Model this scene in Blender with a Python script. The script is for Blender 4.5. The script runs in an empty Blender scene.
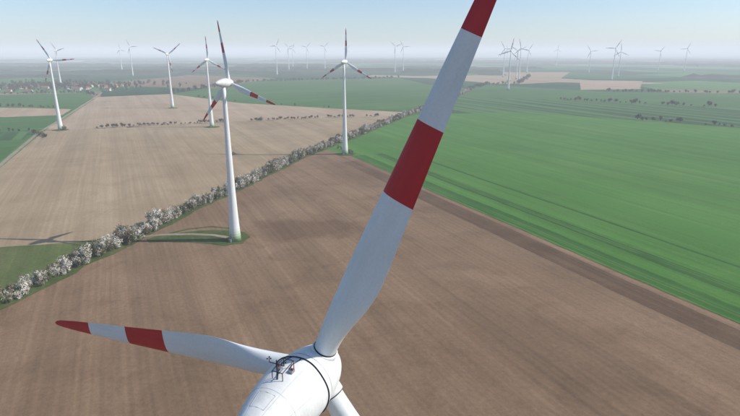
import bpy, bmesh, math, random
from mathutils import Vector, Matrix, noise
random.seed(7)
sc=bpy.context.scene
sc.view_settings.view_transform='Standard'; sc.view_settings.look='None'; sc.view_settings.exposure=0
COL=sc.collection

# ------------------------------------------------------------------ materials
def newmat(name,rough=0.9,spec=0.2):
    m=bpy.data.materials.new(name); m.use_nodes=True
    b=m.node_tree.nodes['Principled BSDF']; b.inputs['Roughness'].default_value=rough
    b.inputs['Specular IOR Level'].default_value=spec
    return m,m.node_tree,b
def N(nt,t,**kw):
    n=nt.nodes.new(t)
    for k,v in kw.items(): setattr(n,k,v)
    return n
def noise_n(nt,vec,scale,detail=4,rough=0.55,dist=0.0):
    n=N(nt,'ShaderNodeTexNoise'); n.inputs['Scale'].default_value=scale
    n.inputs['Detail'].default_value=detail; n.inputs['Roughness'].default_value=rough
    n.inputs['Distortion'].default_value=dist
    nt.links.new(vec,n.inputs['Vector']); return n.outputs['Fac']
def ramp(nt,fac,stops):
    r=N(nt,'ShaderNodeValToRGB'); e=r.color_ramp.elements
    while len(e)<len(stops): e.new(0.5)
    for i,(p,c) in enumerate(stops):
        e[i].position=p; e[i].color=(c[0],c[1],c[2],1)
    nt.links.new(fac,r.inputs['Fac']); return r.outputs['Color']
def mix(nt,fac,a,b,mode='MIX'):
    m=N(nt,'ShaderNodeMix',data_type='RGBA',blend_type=mode)
    for s,v in ((m.inputs[0],fac),(m.inputs[6],a),(m.inputs[7],b)):
        if isinstance(v,(int,float)): s.default_value=v
        elif isinstance(v,tuple): s.default_value=(v[0],v[1],v[2],1)
        else: nt.links.new(v,s)
    return m.outputs[2]
def mth(nt,op,a,b=0.0,c=None):
    m=N(nt,'ShaderNodeMath',operation=op)
    for i,v in enumerate((a,b) if c is None else (a,b,c)):
        if isinstance(v,(int,float)): m.inputs[i].default_value=v
        else: nt.links.new(v,m.inputs[i])
    return m.outputs[0]
def objcoord(nt):
    return N(nt,'ShaderNodeTexCoord').outputs['Object']
def rotated(nt,vec,ang,sx=1,sy=1):
    mp=N(nt,'ShaderNodeMapping'); mp.vector_type='POINT'
    mp.inputs['Scale'].default_value=(sx,sy,1)
    r=N(nt,'ShaderNodeVectorRotate',rotation_type='Z_AXIS'); r.inputs['Angle'].default_value=ang
    nt.links.new(vec,r.inputs['Vector'])
    nt.links.new(r.outputs[0],mp.inputs['Vector']); return mp.outputs[0]
# the fields are drilled along (106,-223); this rotation lays that direction on the local Y axis
ROWANG=-math.atan2(106,223)
def field_mat(name,c1,c2,c3,big=0.012,streak=0.35,tram=0.0,tramcol=(0.1,0.1,0.05),period=24.0,bands=0.0,bandcol=(0,0,0),bandper=60.0,ang=None,fine=0.35,tw=0.3,patch=0.0,patchcol=(0,0,0),damp=None,rows=0.0):
    m,nt,b=newmat(name,0.95,0.1)
    co=objcoord(nt)
    A=ROWANG if ang is None else ang
    rc=rotated(nt,co,A)
    st=rotated(nt,co,A,1,0.02)
    f1=noise_n(nt,co,big,6,0.6,0.6)
    f2=noise_n(nt,st,0.35,5,0.65)
    f3=noise_n(nt,co,0.55,6,0.8)
    f4=noise_n(nt,st,0.05,3,0.5)
    base=ramp(nt,f1,[(0.30,c1),(0.5,c2),(0.70,c3)])
    if patch>0:
        fp=noise_n(nt,co,big*3.5,5,0.62,1.2)
        base=mix(nt,mth(nt,'MULTIPLY',ramp(nt,fp,[(0.50,(0,0,0)),(0.68,(1,1,1))]),patch),base,patchcol)
    if damp:
        # patch of damper soil, soft irregular outline, lying where it lies in the field
        for (cx,cy,rx,ry,k) in damp:
            mp=N(nt,'ShaderNodeMapping'); mp.inputs['Location'].default_value=(-cx/rx,-cy/ry,0); mp.inputs['Scale'].default_value=(1/rx,1/ry,0)
            nt.links.new(co,mp.inputs['Vector'])
            ln=N(nt,'ShaderNodeVectorMath',operation='LENGTH'); nt.links.new(mp.outputs[0],ln.inputs[0])
            dd=mth(nt,'ADD',ln.outputs['Value'],mth(nt,'MULTIPLY',mth(nt,'SUBTRACT',noise_n(nt,co,0.035,4,0.65),0.5),2.2))
            base=mix(nt,mth(nt,'MULTIPLY',ramp(nt,dd,[(0.55,(1,1,1)),(1.0,(0,0,0))]),k),base,patchcol)
    for f,lo,hi,k in ((f2,0.3,0.7,streak),(f4,0.38,0.62,streak*0.7),(f3,0.3,0.7,fine)):
        base=mix(nt,1.0,base,ramp(nt,f,[(lo,(1-k,)*3),(hi,(1,)*3)]),'MULTIPLY')
    sx=N(nt,'ShaderNodeSeparateXYZ'); nt.links.new(rc,sx.inputs[0])
    wob=mth(nt,'MULTIPLY',noise_n(nt,co,0.015,1),2.5)
    X=mth(nt,'ADD',sx.outputs['X'],wob)
    if rows>0:
        # passes of the machine, ~3 m wide, each slightly different
        sn=mth(nt,'SINE',mth(nt,'MULTIPLY',X,2*math.pi/3.1))
        q=mth(nt,'MULTIPLY',mth(nt,'ADD',mth(nt,'MULTIPLY',sn,0.5),0.5),mth(nt,'MULTIPLY',ramp(nt,noise_n(nt,co,0.02,3,0.6),[(0.35,(0,0,0)),(0.6,(1,1,1))]),rows))
        base=mix(nt,q,base,(0.35*c1[0],0.35*c1[1],0.35*c1[2]))
    if bands>0:
        w=noise_n(nt,st,1.0/bandper,2,0.4)
        fb=ramp(nt,w,[(0.47,(0,0,0)),(0.53,(1,1,1))])
        base=mix(nt,mth(nt,'MULTIPLY',fb,bands),base,bandcol)
    if tram>0:
        fr=mth(nt,'MODULO',mth(nt,'ADD',X,9000.0),period)
        a=mth(nt,'LESS_THAN',mth(nt,'ABSOLUTE',mth(nt,'SUBTRACT',fr,4.0)),tw)
        c=mth(nt,'LESS_THAN',mth(nt,'ABSOLUTE',mth(nt,'SUBTRACT',fr,6.6)),tw)
        t=mth(nt,'MULTIPLY',mth(nt,'MAXIMUM',a,c),tram)
        t=mth(nt,'MULTIPLY',t,ramp(nt,f1,[(0.35,(0.45,)*3),(0.6,(1,)*3)]))
        base=mix(nt,t,base,tramcol)
    nt.links.new(base,b.inputs['Base Color'])
    bp=N(nt,'ShaderNodeBump'); bp.inputs['Strength'].default_value=0.45; bp.inputs['Distance'].default_value=0.35
    nt.links.new(f3,bp.inputs['Height']); nt.links.new(bp.outputs[0],b.inputs['Normal'])
    return m

M_brown=field_mat('ploughed_soil',(0.27,0.172,0.102),(0.33,0.215,0.13),(0.39,0.262,0.164),big=0.011,streak=0.26,tram=0.45,tramcol=(0.19,0.12,0.074),period=18,fine=0.34,tw=0.42,patch=0.5,patchcol=(0.205,0.127,0.076),damp=[(-45,325,42,26,0.75),(60,180,60,40,0.3)],rows=0.16)
M_headland=field_mat('headland_soil',(0.20,0.122,0.073),(0.24,0.15,0.09),(0.29,0.185,0.112),big=0.03,streak=0.4,tram=0.45,tramcol=(0.165,0.10,0.06),period=9,fine=0.36)
M_beige=field_mat('dry_soil',(0.39,0.285,0.174),(0.46,0.345,0.217),(0.52,0.40,0.26),big=0.008,streak=0.22,tram=0.55,tramcol=(0.30,0.215,0.133),period=27,fine=0.3,tw=0.5,patch=0.4,patchcol=(0.35,0.25,0.152),rows=0.08)
M_beige2=field_mat('stubble_soil',(0.43,0.32,0.21),(0.49,0.37,0.255),(0.53,0.41,0.29),big=0.008,streak=0.2,tram=0.35,tramcol=(0.33,0.245,0.16),period=30,fine=0.2,tw=0.6,patch=0.3,patchcol=(0.38,0.28,0.185))
M_green=field_mat('winter_wheat',(0.080,0.222,0.036),(0.100,0.262,0.046),(0.14,0.305,0.068),big=0.006,streak=0.28,tram=0.75,tramcol=(0.048,0.13,0.024),period=27,bands=0.45,bandcol=(0.062,0.185,0.03),bandper=9,fine=0.3,tw=0.65,patch=0.4,patchcol=(0.165,0.30,0.075))
M_green_dark=field_mat('dense_wheat',(0.042,0.14,0.022),(0.054,0.165,0.028),(0.07,0.19,0.036),big=0.02,streak=0.3,tram=0.4,tramcol=(0.1,0.22,0.05),period=13,fine=0.3,tw=0.8)
M_green2=field_mat('far_wheat',(0.065,0.165,0.036),(0.08,0.195,0.046),(0.11,0.23,0.06),big=0.004,streak=0.3,bands=0.6,bandcol=(0.042,0.115,0.03),bandper=22,ang=1.1,fine=0.2)
M_green3=field_mat('dark_crop',(0.038,0.105,0.03),(0.048,0.13,0.036),(0.066,0.16,0.047),big=0.004,streak=0.3,bands=0.7,bandcol=(0.09,0.19,0.06),bandper=20,fine=0.2)
M_verge=field_mat('verge_grass',(0.08,0.125,0.03),(0.115,0.16,0.045),(0.20,0.205,0.085),big=0.06,streak=0.3,fine=0.45)
M_olive=field_mat('meadow_grass',(0.12,0.16,0.045),(0.155,0.195,0.06),(0.22,0.23,0.095),big=0.03,streak=0.3,fine=0.4)
M_track=field_mat('gravel_track',(0.34,0.28,0.2),(0.40,0.335,0.25),(0.46,0.39,0.3),big=0.05,streak=0.2,fine=0.35)

def ground_mat():
    m,nt,b=newmat('patchwork_farmland',0.95,0.1)
    co=objcoord(nt)
    rc=rotated(nt,co,ROWANG,1/600.0,1/800.0)
    v=N(nt,'ShaderNodeTexVoronoi',distance='CHEBYCHEV'); v.inputs['Scale'].default_value=1.0
    v.inputs['Randomness'].default_value=0.8
    nt.links.new(rc,v.inputs['Vector'])
    sx=N(nt,'ShaderNodeSeparateColor'); nt.links.new(v.outputs['Color'],sx.inputs[0])
    r=N(nt,'ShaderNodeValToRGB'); r.color_ramp.interpolation='CONSTANT'
    cols=[(0,(0.06,0.16,0.04)),(0.2,(0.022,0.065,0.022)),(0.38,(0.095,0.21,0.06)),(0.53,(0.38,0.29,0.19)),(0.63,(0.045,0.13,0.035)),(0.82,(0.24,0.175,0.115)),(0.91,(0.03,0.085,0.03))]
    e=r.color_ramp.elements
    while len(e)<len(cols): e.new(0.5)
    for i,(p,c) in enumerate(cols): e[i].position=p; e[i].color=(*c,1)
    nt.links.new(sx.outputs[0],r.inputs['Fac'])
    st=rotated(nt,co,ROWANG,1,0.05)
    f=noise_n(nt,st,0.02,5,0.6)
    s=ramp(nt,f,[(0.3,(0.65,)*3),(0.7,(1.1,)*3)])
    nt.links.new(mix(nt,1.0,r.outputs['Color'],s,'MULTIPLY'),b.inputs['Base Color'])
    return m
M_ground=ground_mat()

def paint(name,col,rough=0.45,dirt=0.12,scale=0.5):
    m,nt,b=newmat(name,rough,0.35)
    co=objcoord(nt)
    mp=N(nt,'ShaderNodeMapping'); mp.inputs['Scale'].default_value=(1,1,0.25); nt.links.new(co,mp.inputs['Vector'])
    f=noise_n(nt,mp.outputs[0],scale,6,0.65)
    c=mix(nt,1.0,col,ramp(nt,f,[(0.3,(1-dirt,1-dirt,1-dirt*1.15)),(0.65,(1,1,1))]),'MULTIPLY')
    f2=noise_n(nt,co,6.0,4,0.7)
    c=mix(nt,1.0,c,ramp(nt,f2,[(0.35,(0.94,)*3),(0.6,(1,1,1))]),'MULTIPLY')
    nt.links.new(c,b.inputs['Base Color'])
    rr=ramp(nt,f,[(0.3,(rough+0.15,)*3),(0.7,(rough-0.08,)*3)])
    nt.links.new(rr,b.inputs['Roughness'])
    return m
M_white=paint('white_gelcoat',(0.74,0.77,0.78),0.45,0.15)
M_red=paint('red_gelcoat',(0.52,0.020,0.028),0.4,0.22)
M_nac=paint('nacelle_gelcoat',(0.76,0.775,0.77),0.42,0.2,0.9)
M_dark,_,_b=newmat('black_rubber',0.6,0.3); _b.inputs['Base Color'].default_value=(0.02,0.02,0.022,1)
M_steel,_,_b=newmat('galvanised_steel',0.4,0.5); _b.inputs['Base Color'].default_value=(0.35,0.36,0.37,1); _b.inputs['Metallic'].default_value=0.7
M_lamp,_,_b=newmat('red_lamp_glass',0.2,0.5); _b.inputs['Base Color'].default_value=(0.3,0.01,0.01,1)
M_seam,_,_b=newmat('panel_seam',0.6,0.2); _b.inputs['Base Color'].default_value=(0.42,0.43,0.43,1)
def tower_mat():
    m,nt,b=newmat('tower_concrete_paint',0.6,0.3)
    co=objcoord(nt); sx=N(nt,'ShaderNodeSeparateXYZ'); nt.links.new(co,sx.inputs[0])
    r=N(nt,'ShaderNodeValToRGB'); r.color_ramp.interpolation='CONSTANT'
    cols=[(0,(0.22,0.36,0.19)),(0.018,(0.32,0.45,0.28)),(0.034,(0.44,0.55,0.40)),(0.05,(0.58,0.65,0.55)),(0.066,(0.68,0.72,0.66)),(0.082,(0.74,0.75,0.74))]
    e=r.color_ramp.elements
    while len(e)<len(cols): e.new(0.5)
    for i,(p,c) in enumerate(cols): e[i].position=p; e[i].color=(*c,1)
    nt.links.new(mth(nt,'DIVIDE',sx.outputs['Z'],100.0),r.inputs['Fac'])
    mp=N(nt,'ShaderNodeMapping'); mp.inputs['Scale'].default_value=(1,1,0.08); nt.links.new(co,mp.inputs['Vector'])
    f=noise_n(nt,mp.outputs[0],0.8,5,0.6)
    c=mix(nt,1.0,r.outputs['Color'],ramp(nt,f,[(0.3,(0.86,0.86,0.84)),(0.65,(1,1,1))]),'MULTIPLY')
    fr=mth(nt,'MODULO',sx.outputs['Z'],3.8); j=mth(nt,'LESS_THAN',fr,0.08)
    c=mix(nt,mth(nt,'MULTIPLY',j,0.35),c,(0.35,0.35,0.35))
    nt.links.new(c,b.inputs['Base Color']); return m
M_tower=tower_mat()
def leafmat(name,ca,cb):
    m,nt,b=newmat(name,0.8,0.15)
    oi=N(nt,'ShaderNodeObjectInfo'); co=objcoord(nt)
    f=noise_n(nt,co,1.3,3,0.6)
    f=mth(nt,'ADD',mth(nt,'MULTIPLY',f,0.7),mth(nt,'MULTIPLY',oi.outputs['Random'],0.35))
    nt.links.new(ramp(nt,f,[(0.3,ca),(0.75,cb)]),b.inputs['Base Color']); return m
M_bloss=leafmat('blossom',(0.46,0.42,0.34),(0.76,0.72,0.64))
M_twig=leafmat('bare_twigs',(0.12,0.086,0.053),(0.21,0.16,0.10))
M_leaf=leafmat('leaf_green',(0.05,0.08,0.022),(0.11,0.145,0.05))
M_dleaf=leafmat('dark_leaf',(0.014,0.028,0.012),(0.038,0.052,0.022))
M_bark,_,_b=newmat('bark',0.9,0.1); _b.inputs['Base Color'].default_value=(0.07,0.05,0.035,1)

# ------------------------------------------------------------------ helpers
def obj(name,bm,mats,parent=None,smooth=False,loc=None):
    me=bpy.data.meshes.new(name); bm.to_mesh(me); bm.free()
    for m in mats: me.materials.append(m)
    if smooth:
        for p in me.polygons: p.use_smooth=True
    o=bpy.data.objects.new(name,me); COL.objects.link(o)
    if parent: o.parent=parent
    if loc: o.location=loc
    return o
def link(name,me,parent,loc=(0,0,0),rot=(0,0,0),scale=(1,1,1)):
    o=bpy.data.objects.new(name,me); COL.objects.link(o); o.parent=parent
    o.location=loc; o.rotation_euler=rot; o.scale=scale; return o
def empty(name,loc=(0,0,0),rotz=0):
    o=bpy.data.objects.new(name,None); COL.objects.link(o); o.location=loc; o.rotation_euler=(0,0,rotz); return o
def sheet(name,pts,mat,z,jit=0.8,step=9.0):
    bm=bmesh.new(); out=[]
    n=len(pts)
    for i in range(n):
        a=Vector(pts[i]); b=Vector(pts[(i+1)%n]); L=(b-a).length
        k=min(200,max(1,int(L/step))); nrm=Vector((-(b-a).y,(b-a).x))/max(L,1e-6)
        for j in range(k):
            q=a.lerp(b,j/k)
            d=noise.noise(Vector((q.x*0.05,q.y*0.05,z*9)))*jit*1.6+random.uniform(-.25,.25)*jit
            if j==0: d=0
            q=q+nrm*d; out.append(bm.verts.new((q.x,q.y,z)))
    f=bm.faces.new(out)
    f.normal_update()
    if f.normal.z<0: f.normal_flip()
    bmesh.ops.triangulate(bm,faces=[f])
    return obj(name,bm,[mat])
def strip(name,pts,w,mat,z,jit=0.5):
    P=[]
    for i in range(len(pts)-1):
        a=Vector(pts[i]);b=Vector(pts[i+1]);k=max(1,int((b-a).length/8))
        for j in range(k): P.append(a.lerp(b,j/k))
    P.append(Vector(pts[-1]))
    bm=bmesh.new(); prev=None
    for i,q in enumerate(P):
        d=(P[min(i+1,len(P)-1)]-P[max(i-1,0)]).normalized(); nn=Vector((-d.y,d.x))
        a=q+nn*(w/2+random.uniform(-jit,jit)); b=q-nn*(w/2+random.uniform(-jit,jit))
        cur=(bm.verts.new((a.x,a.y,z)),bm.verts.new((b.x,b.y,z)))
        if prev: bm.faces.new((prev[0],prev[1],cur[1],cur[0]))
        prev=cur
    bmesh.ops.recalc_face_normals(bm,faces=bm.faces)
    for f in bm.faces:
        if f.normal.z<0: f.normal_flip()
    return obj(name,bm,[mat])

# ------------------------------------------------------------------ ground
bm=bmesh.new(); G=60000
vs=[bm.verts.new(p) for p in ((-G,-8000,0),(G,-8000,0),(G,G,0),(-G,G,0))]; bm.faces.new(vs)
obj('ground',bm,[M_ground])

HEDGE=[(-215,120),(-169,219),(-159,264),(-143,317),(-135,360),(-111,436),(-77,569),(-33,686),(63,956),(217,1374),(303,1634)]
sheet('ploughed_field',[(-215,120),(-169,219),(-159,264),(-143,317),(-135,360),(-111,436),(-77,569),(-50,612),(-20,575),(50,422),(97,324),(130,253),(156,199),(350,-209),(420,-400),(-500,-400)],M_brown,0.06)
sheet('wheat_field',[(-50,612),(-20,575),(50,422),(97,324),(130,253),(156,199),(350,-209),(1500,-209),(1500,250),(560,800),(451,893),(283,1020),(109,985),(63,956),(-33,686)],M_green,0.05)
EDGE=[(-20,575),(50,422),(97,324),(130,253),(156,199),(350,-209)]
def offs(d): return [(x+d*0.903,y+d*0.429) for x,y in EDGE]
strip('wheat_headland',offs(9),13,M_green_dark,0.08,0.5)
strip('wheat_headland',offs(33),9,M_green_dark,0.08,0.5)
strip('wheat_headland',offs(64),2.6,M_green_dark,0.08,0.3)
hl=[(-14,548),(50,410),(97,311),(130,240),(156,186),(340,-215)]
strip('field_headland',[(x-7,y-3) for x,y in hl],16,M_headland,0.10,0.35)
strip('field_margin_grass',[(-20,577),(50,423),(97,325),(130,254),(156,200),(350,-209)],1.3,M_verge,0.14,0.3)
sheet('dry_field',[(-240,212),(-217,291),(-178,299),(-150,316),(-135,360),(-111,436),(-77,569),(-33,686),(63,956),(61,1020),(-82,1090),(-293,1208),(-547,1475),(-697,1374),(-509,871),(-465,748),(-366,512)],M_beige,0.05)
sheet('stubble_field',[(-490,800),(-450,775),(-409,802),(-330,832),(-215,880),(-70,935),(50,950),(61,1020),(-82,1090),(-293,1208),(-547,1475),(-690,1370),(-509,880)],M_beige2,0.09)
sheet('meadow',[(-330,60),(-217,291),(-178,299),(-150,314),(-143,317),(-159,264),(-169,219),(-215,120),(-260,20)],M_olive,0.11)
strip('hedge_verge',HEDGE,15,M_verge,0.15,1.6)
strip('dirt_track',[(-235,200),(-366,505),(-468,742),(-512,865),(-700,1372),(-760,1530)],4.5,M_track,0.16,0.4)
sheet('green_field_west',[(-1250,1300),(-989,1439),(-799,1511),(-705,1374),(-517,871),(-475,748),(-374,512),(-240,212),(-900,200)],M_green2,0.04)
sheet('brown_strip_field',[(-900,960),(-644,940),(-560,970),(-600,1075),(-700,1100),(-1000,1120)],M_beige2,0.08)
sheet('dark_strip_field',[(-640,640),(-455,690),(-487,760),(-700,740)],M_green3,0.09)
sheet('middle_green_field',[(-547,1475),(-293,1208),(-82,1090),(61,1020),(63,956),(109,985),(204,1374),(242,1634),(133,2406),(-460,2079)],M_green2,0.04)
sheet('strip_field_east',[(109,985),(283,1020),(451,893),(560,800),(900,600),(1300,1000),(699,1120),(456,1290),(204,1374)],M_green3,0.06)
sheet('wheat_field_east',[(204,1374),(456,1290),(699,1120),(1300,1000),(1600,1500),(989,1500),(680,1560),(407,1900),(260,1634)],M_green2,0.08)
sheet('bare_field_east',[(640,1640),(840,1680),(1080,2150),(863,2231)],M_beige2,0.1,2)
sheet('bare_field_far',[(539,1947),(700,2050),(1153,3141),(760,3141)],M_beige,0.1,2)
sheet('bare_field_west',[(-1000,1900),(-500,1700),(-420,2400),(-900,2700)],M_brown,0.05,2)
sheet('village_green',[(-1400,1480),(-800,1520),(-760,1800),(-1400,2000)],M_green3,0.07,2)
sheet('turbine_pad',[(-137,305),(-131,312),(-122,316),(-105,321),(-92,322),(-80,318),(-74,308),(-76,297),(-86,293),(-105,298),(-133,299)],M_verge,0.18,1.2,4)
strip('access_track',[(-140,310),(-128,313),(-112,314),(-98,312),(-88,308)],3.0,M_track,0.21,0.3)
strip('grass_ring',[(-128,314),(-118,324),(-104,329),(-92,326),(-84,318)],2.2,M_verge,0.19,0.3)
def disc(name,c,r,mat,z):
    sheet(name,[(c[0]+r*math.cos(a*math.pi/9)*random.uniform(.85,1.15),c[1]+r*math.sin(a*math.pi/9)*random.uniform(.85,1.15)) for a in range(18)],mat,z,0.6,3)

# ------------------------------------------------------------------ turbine meshes
def interp(tab,x):
    for i in range(len(tab)-1):
        a,b=tab[i],tab[i+1]
        if x<=b[0]:
            t=(x-a[0])/(b[0]-a[0]); t=max(0,min(1,t))
            return [a[j]+(b[j]-a[j])*t for j in range(1,len(a))]
    return list(tab[-1][1:])
BT=[(1.5,1.7,1.0,20,1.0),(2.6,1.7,1.0,20,1.0),(3.8,1.8,0.9,19,0.8),(5.3,2.2,0.62,17.5,0.45),(7.0,2.75,0.42,15,0.15),(8.6,3.1,0.33,13,0.02),(9.8,3.15,0.29,11.5,0),(12,2.95,0.26,9.5,0),(15,2.6,0.22,7.5,0),(20,2.08,0.19,5,0),(25,1.62,0.17,3,0),(30,1.12,0.15,1.5,0),(32,0.8,0.14,1,0),(32.8,0.5,0.13,1,0),(33.1,0.2,0.12,1,0)]
PITCH=5.0
def sm(tab,x):
    acc=None
    for k in range(-4,5):
        v=interp(tab,min(33.1,max(1.5,x+k*0.22*(1 if x<29 else 0.1))))
        acc=v if acc is None else [p+q for p,q in zip(acc,v)]
    return [p/9 for p in acc]
def blade_mesh(name,nr,ns):
    bm=bmesh.new(); rings=[]
    base=[1.5,2.0,2.6,3.2,3.8,4.5,5.3,6.1,7.0,7.8,8.6,9.2,9.8,10.8,12,13.4,14.8,15.9,17.5,19.2,21.2,23.5,25.3,27.0,29.5,31,32,32.5,32.8,33.1]
    rs=base if nr else [1.5,3.8,7,9.8,15.9,21.2,27.0,31,33.1]
    for r in rs:
        ch,th,tw,rd=sm(BT,r)
        ring=[]
        for i in range(ns):
            a=2*math.pi*i/ns
            x=0.5*(1-math.cos(a)) ; sgn=1 if a<math.pi else -1
            y=sgn*5*th*(0.2969*math.sqrt(max(x,0))-0.126*x-0.3516*x*x+0.2843*x**3-0.1036*x**4)*(1.25 if sgn>0 else 0.75)
            cx=x-0.32
            ex=-0.5*math.cos(a); ey=0.5*math.sin(a)
            X=(cx*(1-rd)+ex*rd)*ch; Y=(y*(1-rd)+ey*rd)*ch
            t=math.radians(tw+PITCH)
            bend=0.0009*r*r
            xx=X*math.cos(t)-Y*math.sin(t)
            yy=X*math.sin(t)+Y*math.cos(t)
            ring.append(bm.verts.new((xx,-yy+bend,r)))
        rings.append(ring)
    for k in range(len(rings)-1):
        for i in range(ns):
            f=bm.faces.new((rings[k][i],rings[k][(i+1)%ns],rings[k+1][(i+1)%ns],rings[k+1][i]))
            rm=(rs[k]+rs[k+1])/2
            f.material_index=1 if (rm>27.0 or 15.9<rm<21.2) else 0
    bm.faces.new(rings[-1]); bm.faces.new(rings[0][::-1])
    bmesh.ops.recalc_face_normals(bm,faces=bm.faces)
    me=bpy.data.meshes.new(name); bm.to_mesh(me); bm.free()
    me.materials.append(M_white); me.materials.append(M_red)
    for p in me.polygons: p.use_smooth=True
    return me
BL_HI=blade_mesh('rotor_blade_mesh',True,40)
BL_LO=blade_mesh('rotor_blade_far_mesh',False,12)
def revolve(prof,ns,axis='Y'):
    bm=bmesh.new(); rings=[]
    for s,r in prof:
        rings.append([bm.verts.new((r*math.cos(2*math.pi*i/ns),s,r*math.sin(2*math.pi*i/ns)) if axis=='Y' else (r*math.cos(2*math.pi*i/ns),r*math.sin(2*math.pi*i/ns),s)) for i in range(ns)])
    for k in range(len(rings)-1):
        for i in range(ns):
            bm.faces.new((rings[k][i],rings[k][(i+1)%ns],rings[k+1][(i+1)%ns],rings[k+1][i]))
    bm.faces.new(rings[-1]); bm.faces.new(rings[0])
    bmesh.ops.remove_doubles(bm,verts=bm.verts,dist=1e-4)
    bmesh.ops.recalc_face_normals(bm,faces=bm.faces)
    return bm
def me_from(bm,name,mats,smooth=True):
    me=bpy.data.meshes.new(name); bm.to_mesh(me); bm.free()
    for m in mats: me.materials.append(m)
    if smooth:
        for p in me.polygons: p.use_smooth=True
    return me
def smoothprof(P,n=8):
    out=[]
    for i in range(len(P)-1):
        p0=P[max(i-1,0)];p1=P[i];p2=P[i+1];p3=P[min(i+2,len(P)-1)]
        for j in range(n):
            t=j/n
            out.append(tuple(0.5*((2*p1[k])+(-p0[k]+p2[k])*t+(2*p0[k]-5*p1[k]+4*p2[k]-p3[k])*t*t+(-p0[k]+3*p1[k]-3*p2[k]+p3[k])*t**3) for k in (0,1)))
    out.append(P[-1]); return [(s,max(r,0.01)) for s,r in out]
NACP=smoothprof([(-10.2,0.02),(-9.9,0.55),(-9.0,1.1),(-7.5,1.65),(-5.8,2.1),(-4.2,2.38),(-2.9,2.45),(-1.75,2.36)])
SPINP=smoothprof([(-1.62,2.33),(-0.8,2.22),(0,2.05),(0.9,1.75),(1.7,1.3),(2.2,0.75),(2.42,0.02)])
NAC_HI=me_from(revolve(NACP,64),'nacelle_mesh',[M_nac]); SPIN_HI=me_from(revolve(SPINP,64),'spinner_mesh',[M_nac])
NAC_LO=me_from(revolve(NACP[::4],14),'nacelle_far_mesh',[M_nac]); SPIN_LO=me_from(revolve(SPINP[::4],14),'spinner_far_mesh',[M_nac])
TOWP=[(0,3.6),(4,3.35),(10,3.0),(20,2.6),(35,2.15),(50,1.85),(65,1.58),(80,1.34),(92,1.15),(100,1.08)]
TOW={}
def tower_me(h):
    k=round(h)
    if k not in TOW:
        TOW[k]=me_from(revolve([(s*h/100.0,r) for s,r in TOWP],32,'Z'),'tower_mesh_%d'%k,[M_tower])
    return TOW[k]
def box(bm,c,s,rot=None):
    r=bmesh.ops.create_cube(bm,size=1.0,matrix=Matrix.Translation(c)@(rot or Matrix.Identity(4))@Matrix.Diagonal((*s,1)))
    return r['verts']
def rod(bm,a,b,r,seg=8):
    a=Vector(a);b=Vector(b);d=b-a
    q=d.to_track_quat('Z','Y').to_matrix().to_4x4()
    bmesh.ops.create_cone(bm,cap_ends=True,segments=seg,radius1=r,radius2=r,depth=d.length,matrix=Matrix.Translation((a+b)/2)@q)

def turbine(x,y,hub,yaw,theta,scale=1.0,hi=False,name='wind_turbine'):
    a=math.radians(yaw)
    e=empty(name,(x,y,0),-a)
    link('tower',tower_me(hub-2.0*scale),e)
    off=4.4*scale
    link('nacelle',NAC_HI if hi else NAC_LO,e,(0,off,hub),(0,0,0),(scale,)*3)
    link('spinner',SPIN_HI if hi else SPIN_LO,e,(0,off,hub),(0,0,0),(scale,)*3)
    for i in range(3):
        link('blade_%d'%(i+1),BL_HI if hi else BL_LO,e,(0,off,hub),(0,math.radians(theta+120*i),0),(scale,)*3)
    bm=bmesh.new(); box(bm,(0,-3.55,3.2),(1.1,0.35,2.3)); box(bm,(0,-4.1,1.0),(1.6,1.4,2.0))
    obj('door_and_steps',bm,[M_steel],e)
    return e
YAW=25.0; TH=22.9
hub=86.3; off=4.4
a=math.radians(YAW)
bx=-4.2-4.4*math.sin(a); by=35.8-4.4*math.cos(a)
near=turbine(bx,by,hub,YAW,TH,1.0,True)
def nr(s):
    for i in range(len(NACP)-1):
        if NACP[i][0]<=s<=NACP[i+1][0]:
            t=(s-NACP[i][0])/(NACP[i+1][0]-NACP[i][0]); return NACP[i][1]*(1-t)+NACP[i+1][1]*t
    return 2.3
def P(s,phi,d=0.0):
    r=nr(s)+d
    return Vector((r*math.sin(phi),off+s,hub+r*math.cos(phi)))
bm=bmesh.new()
pr=None
for i in range(97):
    ph=2*math.pi*i/96
    q=P(-2.35+0.05*math.sin(5*ph),ph,0.05)
    if pr is not None: rod(bm,pr,q,0.045,6)
    pr=q
obj('conductor_ring',bm,[M_dark],near,True)
bm=revolve([(-1.8,2.2),(-1.6,2.2)],64); obj('rotor_gap_seal',bm,[M_dark],near,True,(0,off,hub))
bm=bmesh.new()
for ph in (-1.15,1.15,0.42,-0.42):
    pr=None
    for k in range(33):
        q=P(-9.0+k*0.2,ph,0.0)
        if pr is not None: rod(bm,pr,q,0.012,5)
        pr=q
pr=None
for i in range(65):
    q=P(-5.9,2*math.pi*i/64,0.0)
    if pr is not None: rod(bm,pr,q,0.012,5)
    pr=q
obj('panel_seams',bm,[M_seam],near)
bm=bmesh.new()
S0,S1=-5.0,-3.6
for sx_ in (-0.42,0.42):
    for s in (S0,S1):
        b0=P(s,sx_/nr(s)); rod(bm,b0,b0+Vector((0,0,0.6)),0.03)
    p=P(S0,sx_/nr(S0))+Vector((0,0,0.6)); q=P(S1,sx_/nr(S1))+Vector((0,0,0.6)); rod(bm,p,q,0.03)
for s in (S0,S1):
    p=P(s,-0.42/nr(s))+Vector((0,0,0.6)); q=P(s,0.42/nr(s))+Vector((0,0,0.6)); rod(bm,p,q,0.03)
m0=P(S0,0); rod(bm,m0,m0+Vector((0,0,1.5)),0.04)
rod(bm,m0+Vector((-0.6,0,1.2)),m0+Vector((0.6,0,1.2)),0.03)
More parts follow.
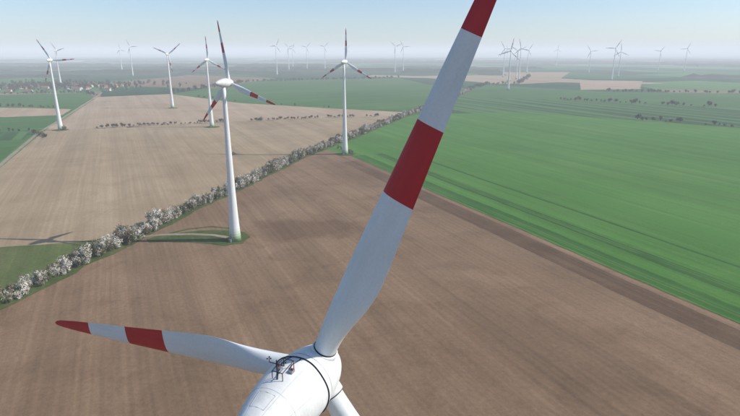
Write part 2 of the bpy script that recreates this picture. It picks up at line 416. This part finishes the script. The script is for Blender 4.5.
for sg in (-0.6,0.6):
    rod(bm,m0+Vector((sg,0,1.2)),m0+Vector((sg,0,1.5)),0.025)
    for k in range(3):
        c=m0+Vector((sg+0.13*math.cos(k*2.1),0.13*math.sin(k*2.1),1.5)); bmesh.ops.create_uvsphere(bm,u_segments=8,v_segments=6,radius=0.06,matrix=Matrix.Translation(c))
obj('weather_mast',bm,[M_dark],near)
bm=bmesh.new()
for sx_ in (-0.5,0.5):
    c=P(-4.0,sx_/2.4,0.0); box(bm,c+Vector((0,0,0.1)),(0.3,0.35,0.22))
obj('lamp_housings',bm,[M_steel],near)
bm=bmesh.new()
for sx_ in (-0.5,0.5):
    c=P(-4.0,sx_/2.4,0.26); bmesh.ops.create_uvsphere(bm,u_segments=12,v_segments=8,radius=0.09,matrix=Matrix.Translation(c))
obj('obstruction_lamps',bm,[M_lamp],near,True)
bm=bmesh.new()
def run(pts,r=0.035):
    pr=None
    for s,ph in pts:
        q=P(s,ph,0.05)
        if pr is not None: rod(bm,pr,q,r,6)
        pr=q
run([(-5.0,0.0),(-4.6,-0.1),(-4.0,-0.22),(-3.4,-0.3),(-2.8,-0.28),(-2.35,-0.2)])
run([(-4.0,-0.2),(-3.8,-0.4),(-3.4,-0.5),(-2.9,-0.62),(-2.35,-0.7)])
run([(-4.0,0.2),(-3.9,0.1),(-3.3,0.05),(-2.7,0.12),(-2.35,0.1)])
obj('cables',bm,[M_dark],near,True)
bm=bmesh.new()
edge=[(-7.4,-0.32),(-7.4,0),(-7.4,0.32),(-6.8,0.32),(-6.2,0.32),(-6.2,0),(-6.2,-0.32),(-6.8,-0.32),(-7.4,-0.32)]
pr=None
for s,ph in edge:
    q=P(s,ph,0.01)
    if pr is not None: rod(bm,pr,q,0.016,6)
    pr=q
obj('roof_hatch_frame',bm,[M_seam],near)
for i in range(3):
    bm=revolve([(1.75,0.96),(1.8,1.02),(2.22,1.02),(2.27,0.96)],40,'Z')
    o=obj('blade_collar_%d'%(i+1),bm,[M_nac],near,True,(0,off,hub)); o.rotation_euler=(0,math.radians(TH+120*i),0)
    bm=revolve([(2.27,0.9),(2.36,0.9)],40,'Z')
    o=obj('blade_seal_%d'%(i+1),bm,[M_dark],near,True,(0,off,hub)); o.rotation_euler=(0,math.radians(TH+120*i),0)

for (x,y,h,th,yw) in ((-82,303,93.4,-12,32),(-28,586,100,0,24),(-455,778,99,-33,5),(-404,1095,106,-68,8),(-242,811,99,-3,12)):
    turbine(x,y,h,yw,th,1.04,y<400)
    if y>400: disc('grass_pad',(x,y),11,M_verge,0.22)
for (x,y,h) in ((-1085,1900,115),(-1133,2600,135),(-461,2700,140),(-490,3300,138),(-508,3600,132),(-392,3400,140),(-272,3300,142),(137,3000,140),(188,3100,140),(612,2500,125),(418,1634,113),(619,2300,115),(603,2200,125),(863,3000,122),(1204,3000,115),(980,2200,125),(1140,2500,112),(1690,3200,115),(1843,3200,130),(-1500,3300,125),(1050,4200,130),(1500,4400,130),(-180,4300,135)):
    turbine(x,y,h,random.uniform(0,30),random.uniform(0,120),1.15)

# ------------------------------------------------------------------ shrubs
def bush_me(name,seed,mats,weights,leaf=0.34,nleaf=700,tree=False):
    rnd=random.Random(seed); bm=bmesh.new()
    cl=[]
    for i in range(13):
        a=rnd.uniform(0,6.28); rr=rnd.uniform(0,0.62)**0.7; z=rnd.uniform(0.22,0.95) if not tree else rnd.uniform(0.4,0.97)
        w=1-abs(z-0.5)*0.9
        cl.append((Vector((rr*math.cos(a)*w,rr*math.sin(a)*w,z)),rnd.uniform(0.17,0.3),rnd.choices(range(len(weights)),weights)[0]))
    def stick(p,q,r0,r1):
        d=q-p; mt=d.to_track_quat('Z','Y').to_matrix().to_4x4()
        r=bmesh.ops.create_cone(bm,cap_ends=False,segments=5,radius1=r0,radius2=r1,depth=d.length,matrix=Matrix.Translation((p+q)/2)@mt)
        for v in r['verts']:
            for f in v.link_faces: f.material_index=len(weights)
    fork=Vector((0,0,0.3 if tree else 0.1))
    stick(Vector((0,0,-0.02)),fork,0.035,0.028)
    for c,r,m in cl: stick(fork,c,0.02,0.006)
    for i in range(nleaf):
        c,r,m=rnd.choice(cl)
        d=Vector((rnd.gauss(0,1),rnd.gauss(0,1),rnd.gauss(0,1))).normalized()
        p=c+d*r*rnd.uniform(0.4,1.25)
        if p.z<0.03: p.z=0.03+rnd.random()*0.1
        s=leaf*0.2*rnd.uniform(0.5,1.2)
        q=(d+Vector((rnd.uniform(-.8,.8),rnd.uniform(-.8,.8),rnd.uniform(-.4,1)))).normalized().to_track_quat('Z','Y')
        ang=rnd.uniform(0,3.14)
        vv=[]
        for k in range(4):
            t=ang+k*math.pi/2; vv.append(bm.verts.new(p+q@Vector((math.cos(t)*s,math.sin(t)*s*0.7,0))))
        f=bm.faces.new(vv); f.material_index=m if rnd.random()<0.8 else rnd.randrange(len(weights))
    return me_from(bm,name,mats+[M_bark],False)
BUSH=[bush_me('blossom_bush_%d'%i,i,[M_bloss,M_twig,M_leaf],w,nleaf=1000,leaf=0.28) for i,w in enumerate(((8,3,1),(7,4,1),(4,5,2),(1,7,2),(1,3,6),(9,2,1)))]
TREE=[bush_me('tree_crown_%d'%i,50+i,[M_dleaf,M_twig],w,nleaf=500,tree=True,leaf=0.42) for i,w in enumerate(((6,2),(3,6),(8,1),(5,4)))]
def along(pts,step):
    out=[];carry=0
    for i in range(len(pts)-1):
        a=Vector(pts[i]);b=Vector(pts[i+1]);L=(b-a).length;d=(b-a)/L;t=carry
        while t<L:
            out.append((a+d*t,Vector((-d.y,d.x)))); t+=step*random.uniform(0.6,1.4)
        carry=t-L
    return out
def row(name,pts,step,hmin,hmax,wid,kinds,probs,gap=0.1,aspect=0.6):
    e=empty(name); i=0
    for q,n in along(pts,step):
        if noise.noise(Vector((q.x*0.03,q.y*0.03,3)))< -0.6+gap*2 and random.random()<0.8: continue
        p=q+n*random.uniform(-wid,wid); h=random.uniform(hmin,hmax)*(1+0.5*noise.noise(Vector((q.x*.05,q.y*.05,0))))
        i+=1
        me=random.choices(kinds,probs)[0]
        link('bush_%d'%i,me,e,(p.x,p.y,0.05),(0,0,random.uniform(0,6.28)),(h*aspect*random.uniform(.8,1.35),h*aspect*random.uniform(.8,1.35),h))
    return e
row('blossom_hedgerow',HEDGE[:7],1.3,3.0,7.8,4.6,BUSH,(6,5,4,3,2.5,6),0.05,0.7)
row('blossom_hedgerow',HEDGE[6:],2.0,3.6,8.2,4.6,BUSH,(3.5,3.5,4,4.5,4,3.5),0.04,0.78)
row('field_hedge',[(-455,770),(-409,800),(-330,832),(-215,880),(-70,935),(20,950)],6,2.5,5.5,4,TREE+BUSH[3:5],(3,3,3,3,2,2),0.22,0.9)
row('field_hedge',[(-470,742),(-440,715),(-432,705)],4,3,5,3,TREE,(1,1,1,1),0,0.8)
row('tree_row',[(-1250,1300),(-989,1439),(-799,1520),(-700,1380)],12,5,10,8,TREE,(3,1,3,1),0.1,0.6)
row('tree_row',[(-1000,1130),(-700,1105),(-600,1080)],11,4,8,6,TREE,(3,1,3,1),0.15,0.6)
row('tree_row',[(-900,830),(-640,740),(-490,765)],10,3,6,5,TREE,(3,1,3,1),0.2,0.6)
row('tree_row',[(-547,1485),(-460,2079),(133,2406)],14,6,12,10,TREE,(3,1,3,1),0.1,0.8)
row('tree_row',[(-547,1485),(-293,1215),(-82,1097)],16,3,6,5,TREE,(3,1,3,1),0.3,0.7)
row('tree_row',[(451,900),(560,810),(760,700)],8,3,8,9,TREE+BUSH[4:5],(3,1,3,1,2),0.25,0.8)
row('tree_row',[(456,1290),(699,1120),(1300,1000)],10,4,9,8,TREE,(3,1,3,1),0.2,0.8)
row('tree_row',[(303,1634),(407,1900),(539,1947),(760,2600)],15,6,12,8,TREE,(3,1,3,1),0.1,0.8)
row('tree_row',[(680,1560),(989,1500),(1600,1500)],12,5,10,8,TREE,(3,1,3,1),0.1,0.8)
row('tree_row',[(-20,590),(-44,640)],5,2,4,3,BUSH[2:5],(1,1,1),0,0.7)
e=empty('village_trees')
for i in range(380):
    x=random.gauss(-1050,170); y=random.gauss(1790,110)
    h=random.uniform(7,15)
    link('tree_%d'%(i+1),random.choice(TREE),e,(x,y,0),(0,0,random.uniform(0,6)),(h*.55,h*.55,h))
# ------------------------------------------------------------------ village houses
M_wall=paint('render_wall',(0.66,0.63,0.58),0.9,0.2); M_roof=paint('clay_roof',(0.30,0.12,0.075),0.85,0.3); M_slate=paint('slate_roof',(0.11,0.11,0.12),0.8,0.2)
M_glass,_,_b=newmat('window_glass',0.15,0.5); _b.inputs['Base Color'].default_value=(0.04,0.05,0.06,1)
def house(x,y,w,d,h,rz,roof):
    e=empty('house',(x,y,0),rz)
    bm=bmesh.new(); box(bm,(0,0,h/2),(w,d,h))
    rh=d*0.42
    for sx_ in (-w/2+0.01,w/2-0.01):
        bm.faces.new([bm.verts.new((sx_,-d/2,h)),bm.verts.new((sx_,d/2,h)),bm.verts.new((sx_,0,h+rh))])
    obj('walls',bm,[M_wall],e)
    bm=bmesh.new(); o_=0.5
    for s in (-1,1):
        pts=[(-w/2-o_,s*(d/2+o_),h-0.35),(w/2+o_,s*(d/2+o_),h-0.35),(w/2+o_,0,h+rh+.05),(-w/2-o_,0,h+rh+.05)]
        v=[bm.verts.new(p) for p in pts]; v2=[bm.verts.new((p[0],p[1],p[2]+0.2)) for p in pts]
        bm.faces.new(v); bm.faces.new(v2)
        for k in range(4): bm.faces.new((v[k],v[(k+1)%4],v2[(k+1)%4],v2[k]))
    box(bm,(w*0.2,0.6,h+rh),(0.8,0.8,1.6))
    obj('roof',bm,[roof],e)
    bm=bmesh.new()
    for s in (-1,1):
        for k in range(int(w//3)):
            xx=-w/2+1.5+k*3
            for z in ([1.6,4.4] if h>4.5 else [1.6]): box(bm,(xx,s*(d/2+0.003),z),(1.1,0.1,1.3))
    obj('windows',bm,[M_glass],e)
    bm=bmesh.new(); box(bm,(w/2+0.01,0,1.1),(0.12,1.1,2.2)); obj('door',bm,[M_dark],e)
for i in range(40):
    x=random.gauss(-1050,170); y=random.gauss(1715,80)
    house(x,y,random.uniform(12,24),random.uniform(9,12),random.choice((3.5,5.6,5.8)),random.uniform(0,3.14),random.choice((M_roof,M_roof,M_slate)))

# ------------------------------------------------------------------ distant woodland
bm=bmesh.new()
def wood(cx,cy,L,W,h):
    nx=max(6,int(L/45)); ny=max(3,int(W/45)); g=[]
    for i in range(nx+1):
        r=[]
        for j in range(ny+1):
            u=i/nx*2-1; v=j/ny*2-1
            x=cx+u*L/2+random.uniform(-14,14); y=cy+v*W/2+40*noise.noise(Vector((x*.004,cy,1)))+random.uniform(-14,14)
            ed=(i in(0,nx)) or (j in (0,ny))
            z=-0.5 if ed else h*(0.75+0.5*noise.noise(Vector((x*.02,y*.02,2)))+random.uniform(-.2,.2))
            r.append(bm.verts.new((x,y,z)))
        g.append(r)
    for i in range(nx):
        for j in range(ny): bm.faces.new((g[i][j],g[i+1][j],g[i+1][j+1],g[i][j+1]))
rw=random.Random(11)
for y0 in (3300,4000,4800,5600,6500,7600,9000,11000,14000):
    for k in range(int(8+y0/1400)):
        x=rw.uniform(-0.8,0.8)*y0
        wood(x,y0+rw.uniform(-350,350),rw.uniform(250,1300)*(y0/5000)**.7,rw.uniform(90,420)*(y0/5000)**.6,rw.uniform(13,22))
wood(-1500,2500,500,120,13); wood(-700,2900,700,120,14); wood(500,3500,900,120,14); wood(1700,2500,500,130,14); wood(-1900,2300,700,140,14)
obj('distant_woodland',bm,[M_dleaf])
bm=bmesh.new()
g=[]
for i in range(121):
    x=-24000+i*400; r=[]
    for j in range(9):
        y=15500+j*700
        z=(70+60*noise.noise(Vector((x*.00012,5,0)))+25*noise.noise(Vector((x*.0006,1,3))))*math.sin(math.pi*j/8)-2
        r.append(bm.verts.new((x,y,z)))
    g.append(r)
for i in range(120):
    for j in range(8): bm.faces.new((g[i][j],g[i+1][j],g[i+1][j+1],g[i][j+1]))
obj('hills',bm,[M_green3],None,True)

# ------------------------------------------------------------------ haze (scattering volume with an added glow)
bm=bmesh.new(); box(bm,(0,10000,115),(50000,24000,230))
hz=bpy.data.materials.new('haze_volume'); hz.use_nodes=True; nt=hz.node_tree; nt.nodes.clear()
out=nt.nodes.new('ShaderNodeOutputMaterial'); v=nt.nodes.new('ShaderNodeVolumePrincipled')
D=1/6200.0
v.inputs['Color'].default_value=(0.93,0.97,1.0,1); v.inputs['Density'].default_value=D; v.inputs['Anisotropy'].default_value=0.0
v.inputs['Emission Strength'].default_value=0.29*D; v.inputs['Emission Color'].default_value=(0.90,0.97,1.0,1)  # added pale-blue emission brightens the haze, standing in for multiple scattering
nt.links.new(v.outputs[0],out.inputs['Volume'])
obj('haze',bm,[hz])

# ------------------------------------------------------------------ light
EL=38.5
w=bpy.data.worlds.new('World'); sc.world=w; w.use_nodes=True; nt=w.node_tree
bg=nt.nodes['Background']; sky=nt.nodes.new('ShaderNodeTexSky'); sky.sky_type='NISHITA'; sky.sun_disc=False
sky.sun_elevation=math.radians(EL); sky.sun_rotation=math.radians(90); sky.altitude=100; sky.dust_density=0.8; sky.air_density=0.9; sky.ozone_density=4.5
nt.links.new(sky.outputs[0],bg.inputs['Color']); bg.inputs['Strength'].default_value=0.15
L=bpy.data.lights.new('sun','SUN'); L.energy=4.7; L.angle=math.radians(0.5); L.color=(1.0,0.94,0.85)
so=bpy.data.objects.new('sun',L); COL.objects.link(so)
sd=Vector((math.cos(math.radians(EL)),0.02,math.sin(math.radians(EL)))).normalized()
so.rotation_euler=sd.to_track_quat('Z','Y').to_euler(); so.location=(200,0,300)

c=bpy.data.cameras.new('camera'); c.sensor_width=36; c.lens=25.69; c.clip_start=0.5; c.clip_end=200000
co=bpy.data.objects.new('camera',c); COL.objects.link(co); co.location=(0,0,110); co.rotation_euler=(math.radians(90-16.45),0,0)
sc.camera=co
